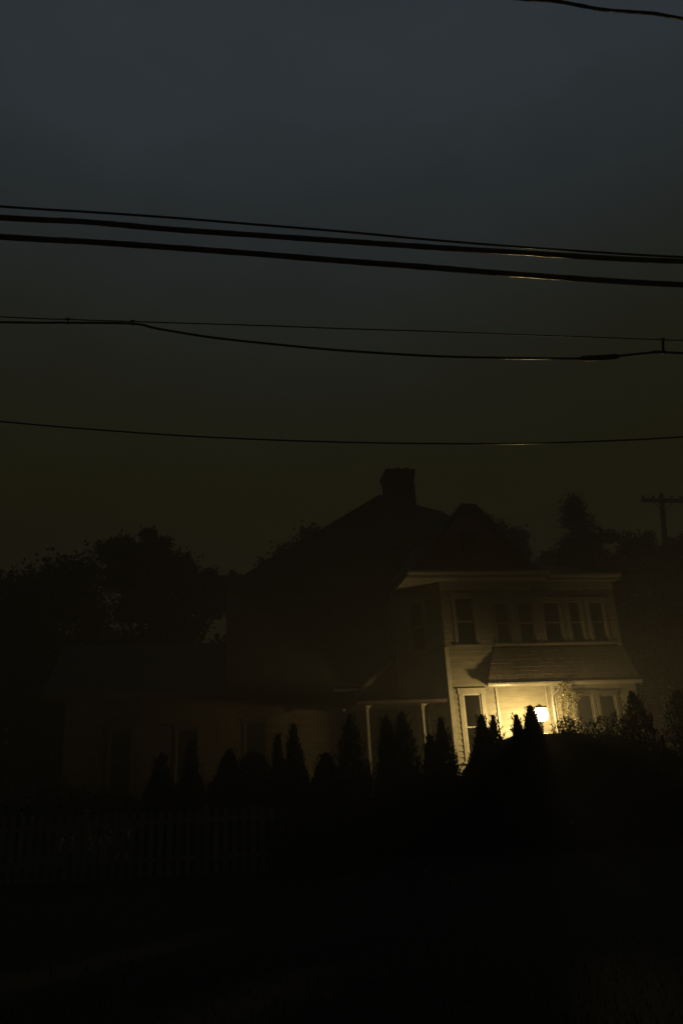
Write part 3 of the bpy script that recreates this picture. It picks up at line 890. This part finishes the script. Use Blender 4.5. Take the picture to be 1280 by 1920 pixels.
# ------------------------------------------------------------------ broadleaf trees
def broadleaf(base, clumps, n, seed, label, leaf=(.12, .26), group=None, material='leaf', name='broadleaf_tree', th=None):
    """clumps: (x, y, z, r) relative to the base; limbs run from the trunk into each clump"""
    rg = random.Random(seed)
    root = empty(name, base)
    top = max(c[2] for c in clumps)
    tr = MB()
    hh = th or top * .45
    tr.tube([(0, 0, -.3), (.05, 0, hh * .5), (-.05, .05, hh), (0, 0, top * .75)], [.34, .27, .22, .08], 10)
    for (cx, cy, cz, cr_) in clumps:
        a = Vector((0, 0, hh * rg.uniform(.75, 1.1))); e = Vector((cx, cy, cz))
        mid = a.lerp(e, .5) + Vector((rg.gauss(0, .2), rg.gauss(0, .2), -.2))
        tr.tube([a, mid, e], [.14, .09, .03], 6)
        for k in range(4):
            d = Vector((rg.gauss(0, 1), rg.gauss(0, 1), rg.gauss(.3, 1))).normalized() * cr_ * .9
            tr.tube([mid.lerp(e, .6), e + d * .5, e + d], [.05, .03, .01], 5)
    tr.build('trunk', M['bark'], root, True)
    cw = MB()
    tot = sum(c[3] ** 2 for c in clumps)
    for (cx, cy, cz, cr_) in clumps:
        C = Vector((cx, cy, cz))
        m_ = int(2.3 * n * cr_ ** 2 / tot)
        subs = []
        for k in range(max(5, int(cr_ * 9))):
            d = Vector((rg.gauss(0, 1), rg.gauss(0, 1), rg.gauss(0, .85))).normalized() * cr_ * rg.uniform(.35, 1.0)
            subs.append((C + d, cr_ * rg.uniform(.22, .42)))
        for i in range(m_):
            sc_, sr = rg.choice(subs)
            c = sc_ + Vector((rg.gauss(0, 1), rg.gauss(0, 1), rg.gauss(0, .8))) * sr * .62
            s_ = rg.uniform(*leaf)
            cw.quad(c, Vector((rg.gauss(0, 1), rg.gauss(0, 1), rg.gauss(.4, 1))), Vector((rg.gauss(0, 1), rg.gauss(0, 1), rg.gauss(-.3, .6))), s_ * .62, s_)
    cw.build('crown', M[material], root)
    tag(root, label, 'tree', group)
    return root

def firtree(base, h, r, seed, label, group=None, n=5000, name='conifer_tree'):
    rg = random.Random(seed)
    root = empty(name, base)
    tr = MB(); tr.tube([(0, 0, -.3), (0, 0, h)], [.28, .02], 8)
    cw = MB()
    nb_ = 150
    for k in range(nb_):
        t = k / nb_; z = h * (.12 + .87 * t); ph = rg.uniform(0, 2 * PI)
        ln = r * (1 - t) ** .75 * rg.uniform(.55, 1.15) + .12
        d = Vector((math.cos(ph), math.sin(ph), rg.uniform(-.1, .28)))
        e = Vector((0, 0, z)) + d * ln
        tr.tube([(0, 0, z), e], [.03, .008], 4)
        for i in range(int(n / nb_ * (.35 + 1.3 * (1 - t)))):
            s = rg.random() ** .7
            c = Vector((0, 0, z)) + d * ln * s + Vector((rg.gauss(0, .12), rg.gauss(0, .12), rg.gauss(-.06, .12))) * (1.2 - .6 * s) * (r / 1.8)
            s_ = rg.uniform(.18, .38)
            cw.quad(c, Vector((rg.gauss(0, .5), rg.gauss(0, .5), 1)), d + Vector((rg.gauss(0, .6), rg.gauss(0, .6), -.2)), s_ * .45, s_)
    tr.build('trunk', M['bark'], root)
    cw.build('crown', M['fir'], root)
    tag(root, label, 'tree', group)
    return root

GT = 'trees left of the house'
broadleaf((-11.5, 28.8, GW), [(.1, 0, 9.5, 1.6), (-1.3, 0, 9.0, 1.5), (1.2, .3, 8.7, 1.3), (-.1, 0, 8.0, 2.1), (-2.7, 0, 8.8, 1.7), (-2.6, .7, 7.3, 1.8), (1.5, .7, 5.9, 1.4), (-1, 0, 2.6, 2.2), (-3.6, 0, 2.8, 2.2), (1.6, 0, 2.3, 2.0), (0, 0, 5.7, 2.3), (-2.5, 0, 5.3, 1.9), (2.2, 0, 4.9, 1.9), (-4.2, .4, 6.4, 1.8)], 26000, 101, 'broad rounded dark tree at the left edge of the photo', group=GT)
broadleaf((-7.6, 29.4, GW), [(-1.25, 0, 10.9, 1.15), (-.1, .2, 10.9, 1.1), (-1.75, 0, 10.1, .8), (1.1, 0, 9.5, 1.15), (2.1, .3, 9.6, .95), (2.75, 0, 9.2, .5), (0, 0, 9.2, 1.4), (-.9, 0, 8.6, 1.1), (.1, 0, 7.6, 1.5), (.6, .2, 7.6, 1.0), (.4, 0, 5.9, 1.6), (-1.2, 0, 6.6, .9)], 24000, 102, 'tallest ragged tree of the left group with sky showing below its right side', group=GT, leaf=(.11, .22), th=6)
broadleaf((-8.40, 32.90, GW), [(0.00, 0.00, 6.57, 1.93), (-2.24, 0.00, 6.71, 1.78), (2.24, 0.00, 6.29, 1.78), (0.70, 0.00, 4.47, 2.23), (-2.10, 0.00, 4.47, 2.23), (3.50, 0.00, 4.47, 1.93), (6.0, 0.00, 4.4, 1.5)], 12000, 103, 'low dark tree mass behind the tallest left tree', group=GT, leaf=(0.176, 0.336))
broadleaf((-15.48, 31.68, GW), [(0.00, 0.00, 9.18, 1.53), (1.44, 0.00, 9.61, 1.14), (-1.73, 0.00, 8.89, 1.68), (0.00, 0.00, 6.73, 2.29), (1.73, 0.00, 5.29, 1.91), (-2.16, 0.00, 6.01, 2.29)], 8000, 104, 'dark tree partly cut off by the left edge behind the rounded tree', group=GT, leaf=(0.160, 0.320))
broadleaf((-8.2, 33, GW), [(-.2, 0, 7.4, 1.0), (2.1, 0, 9.7, .75), (2.8, .5, 10.6, .65), (0, 0, 6.3, 1.4), (1.8, 0, 7.0, 1.3), (-1.8, 0, 6.8, 1.4)], 6500, 105, 'small dark tree leaning on the left slope of the roof', group=GT, leaf=(.13, .26))
# trees rising behind the roof
GB = 'trees rising behind the house'
broadleaf((-2.6, 35, GW), [(0.0, 0, 11.8, 1.3), (1.2, 0, 12.7, 1.1), (2.3, 0, 13.3, .95), (3.2, 0, 13.6, .7), (-1.2, 0, 11.0, 1.1), (1, 0, 10.5, 2), (-2.2, 0, 9.7, 1.2)], 12000, 106, 'tree whose ragged top shows along the left roof slope', group=GB, leaf=(.12, .24))
broadleaf((7.9, 40, GW), [(-.2, 0, 15.2, 1.15), (.6, 0, 14.9, 1.15), (1.3, 0, 14.5, 1.1), (1.9, .3, 13.6, 1.0), (2.0, 0, 12.5, 1.0), (.2, 0, 13, 1.9), (1.0, 0, 12, 1.6), (-.4, 0, 11, 2.2), (1.2, 0, 10.0, 1.9)], 14000, 107, 'dark rounded tree behind the right side of the front gable', group=GB, leaf=(.13, .26))
GR = 'trees right of the house'
firtree((14.07, 42, GW), 17.6, 4.3, 108, 'tall pointed conifer standing right of the house against the sky', n=24000, group=None)
broadleaf((11.42, 35.36, GW), [(-0.82, 0.00, 11.51, 1.15), (0.41, 0.00, 11.71, 1.08), (1.56, 0.00, 11.85, 1.01), (0.00, 0.00, 9.81, 2.02), (2.04, 0.00, 9.81, 1.87), (0.00, 0.00, 7.43, 2.31), (2.04, 0.00, 7.43, 2.16)], 9000, 109, 'dense dark tree at the foot of the tall conifer', group=GR, leaf=(0.144, 0.288))
broadleaf((16.05, 36.72, GW), [(-1.09, 0.00, 12.53, 0.94), (-0.27, 0.00, 12.73, 0.79), (0.61, 0.00, 12.12, 0.86), (1.50, 0.00, 12.46, 0.72), (0.00, 0.00, 10.83, 1.80), (2.04, 0.00, 10.49, 1.73), (0.00, 0.00, 8.45, 2.31), (2.31, 0.00, 7.77, 2.16)], 10000, 110, 'bushy dark tree between the conifer and the utility pole', group=GR, leaf=(0.144, 0.288))
broadleaf((17.64, 32.20, GW), [(0.00, 0.00, 11.61, 1.41), (1.05, 0.00, 12.31, 1.04), (-0.98, 0.00, 10.77, 1.26), (2.24, 0.00, 12.87, 1.19), (0.00, 0.00, 9.37, 2.00), (-1.40, 0.00, 8.32, 1.93), (2.10, 0.00, 9.37, 2.00), (0.00, 0.00, 6.57, 2.37), (-2.52, 0.00, 6.57, 1.93)], 13000, 111, 'large dark tree at the right edge below the utility pole', group=GR, leaf=(0.144, 0.288))
broadleaf((14.3, 31, GW), [(0, 0, 8.3, 1.4), (1.8, 0, 8.6, 1.7), (3.6, 0, 9.4, 1.9), (0, 0, 5.5, 2.0), (2.5, 0, 5.8, 2.4), (5, 0, 6, 2.6), (1, 0, 3, 2.2), (4, 0, 3, 2.4)], 9000, 112, 'wide dark tree close against the right end of the house', group=GR, leaf=(.13, .28))
# far line of woods
wd = MB(); rg = random.Random(9)
for i in range(9000):
    x = rg.uniform(-75, 75); y = 78 + rg.uniform(-4, 4)
    h = 9.5 + 2.2 * math.sin(x * .19) + 1.6 * math.sin(x * .47 + 1) + 1.0 * math.sin(x * 1.3)
    z = GW + h * rg.random() ** .6
    s_ = rg.uniform(.5, 1.1)
    wd.quad(Vector((x, y, z)), Vector((rg.gauss(0, 1), -1, rg.gauss(0, 1))), Vector((rg.gauss(0, 1), 0, 1)), s_ * .8, s_)
tag(wd.build('distant_woods', M['leaf']), 'low unlit band of woods along the horizon', 'woods', kind='stuff')

# ------------------------------------------------------------------ small outbuilding far left, its wet roof edge faintly catching the sky
sd = empty('garden_shed', (-10.3, 30.0, GW), R(8))
tag(sd, 'small unlit shed below the left trees with a faintly shining roof edge', 'shed')
b = MB(); b.box((-1.6, -1.1, -.1), (1.6, 1.1, 5.0)); b.prism([Vector((-1.6, -1.1, 5.0)), Vector((-1.6, 1.1, 5.0)), Vector((-1.6, 0, 5.9))], (3.2, 0, 0)); b.build('wall', M['shed'], sd)
b = MB(); shell(b, [(-1.8, -1.35, 4.9), (1.8, -1.35, 4.9), (1.8, 0, 6.02), (-1.8, 0, 6.02)], .06); shell(b, [(-1.8, 1.35, 4.9), (1.8, 1.35, 4.9), (1.8, .002, 6.02), (-1.8, .002, 6.02)], .06); ro_ = b.build('roof', M['shed'], sd)
b = MB(); b.tube([(-1.0, -.02, 6.06), (.9, -.02, 6.06)], .05, 8); b.build('ridge_cap', M['metalroof'], ro_)
b = MB(); b.box((-.5, -1.14, 0), (.5, -1.102, 2.1)); b.build('door', M['door'], sd)

# ------------------------------------------------------------------ utility pole right
up_ = empty('utility_pole', (16.45, 40, GW), R(-6))
up_.rotation_euler = (0, R(7), R(-6))
tag(up_, 'wooden utility pole with a single crossarm above the right hand trees', 'pole')
b = MB(); b.tube([(0, 0, -.3), (0, 0, 8), (0, 0, 16.55)], [.20, .18, .14], 12); b.build('pole', M['pole'], up_, True)
b = MB(); b.box((-1.20, -.30, 16.0), (1.12, -.195, 16.22)); b.build('crossarm', M['pole'], up_)
b = MB()
for s_ in (-1, 1):
    b.tube([(s_ * .55, -.20, 16.02), (0, -.2, 15.45)], .025, 6)
b.build('brace', M['clamp'], up_)
for x in (-1.08, -.5, .5, 1.0):
    b = MB(); b.lathe([(.02, 16.22), (.03, 16.27), (.08, 16.29), (.05, 16.33), (.08, 16.35), (.055, 16.41), (.0, 16.43)], (x, -.25, 0), 10); b.build('insulator', M['ceramic'], up_)
b = MB(); b.lathe([(.0, 16.55), (.05, 16.55), (.06, 16.62), (.09, 16.64), (.05, 16.7), (0, 16.72)], (0, 0, 0), 10); b.build('insulator', M['ceramic'], up_)

# ------------------------------------------------------------------ overhead lines: each is strung through points measured in the photo at the street's distance
F = 1387.0
def pix(px, py, Y):
    x, y = px - 640, 960 - py
    d = RT * x + UP * y + D * F
    t = Y / d.y
    return Vector((0, 0, EYE)) + d * t
def strand(name, pts, Y0, Y1, rad, m, label, ext=9.0, cat='cable', group='overhead lines across the sky', wob=0.0, seed=0):
    P = [pix(px, py, Y0 + (Y1 - Y0) * px / 1280) for px, py in pts]
    # extend along the end tangents so that the line leaves the picture on both sides
    a = (P[0] - P[1]).normalized(); b_ = (P[-1] - P[-2]).normalized()
    P = [P[0] + a * ext + Vector((0, 0, .25)), P[0] + a * ext * .5 + Vector((0, 0, .06))] + P + [P[-1] + b_ * ext * .5 + Vector((0, 0, .06)), P[-1] + b_ * ext + Vector((0, 0, .25))]
    Q = []
    for i in range(len(P) - 1):
        p0 = P[max(i - 1, 0)]; p1 = P[i]; p2 = P[i + 1]; p3 = P[min(i + 2, len(P) - 1)]
        for k in range(10):
            t = k / 10
            Q.append(.5 * ((2 * p1) + (p2 - p0) * t + (2 * p0 - 5 * p1 + 4 * p2 - p3) * t * t + (3 * p1 - p0 - 3 * p2 + p3) * t ** 3))
    Q.append(P[-1])
    rg = random.Random(seed + len(pts))
    rs = [rad * (1 + wob * rg.uniform(-1, 1)) for _ in Q]
    c = Q[len(Q) // 2]
    mb_ = MB(); mb_.tube([q - c for q in Q], rs, 10)
    o = mb_.build(name, M[m], smooth=True)
    o.location = c
    tag(o, label, cat, group)
    return o
px1 = 1387 / 9.2      # source pixels per metre at the street lines
strand('overhead_cable', [(900, -12), (980, -2), (1040, 2), (1085, 10), (1130, 18), (1180, 22), (1230, 26), (1280, 35)], 7.4, 7.4, .024, 'wire', 'short wavy black cable crossing the top right corner', wob=.12)
strand('overhead_cable', [(0, 387), (160, 397), (320, 408), (480, 421), (640, 434), (800, 449), (960, 462), (1120, 473), (1280, 482)], 8, 8.8, .017, 'wire', 'thin black cable running just above the two thick ones')
strand('overhead_cable', [(0, 408), (160, 416), (320, 430), (480, 441), (640, 452), (800, 463), (960, 473), (1120, 483), (1280, 490)], 8, 8.8, .040, 'wire', 'upper of the two thick black cables', wob=.06)
strand('overhead_cable', [(0, 444), (160, 453), (320, 464), (480, 476), (640, 489), (800, 501), (960, 514), (1120, 525), (1280, 534)], 8, 8.8, .042, 'wire', 'lower of the two thick black cables', wob=.06)
strand('support_strand', [(0, 594), (128, 599), (249, 603), (480, 610), (640, 616), (800, 621), (960, 627), (1100, 632), (1240, 637), (1280, 638)], 8.4, 8.4, .0085, 'strand', 'hair thin straight strand above the sagging middle cable')
o = strand('overhead_cable', [(0, 604), (128, 605), (249, 607), (300, 617), (400, 633), (520, 646), (640, 657), (800, 667), (940, 671), (1090, 672), (1160, 667), (1200, 663), (1242, 660), (1280, 662)], 8.4, 8.4, .0165, 'wire', 'sagging middle cable with a thick splice sleeve near its right end')
b = MB()
pp = [pix(x, y, 8.4) - o.location for x, y in ((1086, 672), (1093, 672), (1125, 671), (1153, 668.5), (1160, 668))]
b.tube(pp, [.02, .037, .040, .037, .02], 12); b.build('splice_sleeve', M['clamp'], o, True)
def clamp(x, y0, y1, w, label):
    p, q = pix(x, y0, 8.4), pix(x, y1, 8.4)
    c = (p + q) / 2
    r_ = empty('cable_clamp', c)
    tag(r_, label, 'clamp', 'clamps joining strand and cable')
    k = MB(); k.tube([p - c + Vector((0, 0, .02)), (p - c) * .4, (q - c) * .4, q - c - Vector((0, 0, .02))], [w * .7, w * .5, w * .5, w * .9], 8); k.build('hanger', M['clamp'], r_, True)
    k = MB(); k.tube([(-.03, -w * .9, (p - c).z), (.03, -w * .9, (p - c).z)], .012, 6); k.build('bolt', M['clamp'], r_, True)
clamp(128, 599, 605, .018, 'leftmost little clamp on the middle cable')
clamp(249, 603, 607, .018, 'little clamp where the middle cable starts to sag')
clamp(1242, 638, 660, .034, 'large clamp at the right edge after the splice sleeve')
strand('overhead_cable', [(0, 790), (200, 807), (400, 820), (640, 829), (850, 832), (1000, 831), (1150, 826), (1280, 819)], 9.5, 9.5, .012, 'wire', 'lowest single thin cable sagging just above the chimney')

# ------------------------------------------------------------------ damp evening air
hz = MB(); hz.box((-85, -30, -1.2), (85, 86, 28.5))
hm = bpy.data.materials.new('damp_air'); hm.use_nodes = True
hn = hm.node_tree
for n in list(hn.nodes): hn.nodes.remove(n)
ho = hn.nodes.new('ShaderNodeOutputMaterial'); pv = hn.nodes.new('ShaderNodeVolumePrincipled')
pv.inputs['Color'].default_value = (.96, .96, .95, 1)
pv.inputs['Density'].default_value = 0.0088
hn.links.new(pv.outputs[0], ho.inputs['Volume'])
tag(hz.build('haze', hm), 'thin damp haze glowing around the porch lantern', 'haze', kind='stuff')
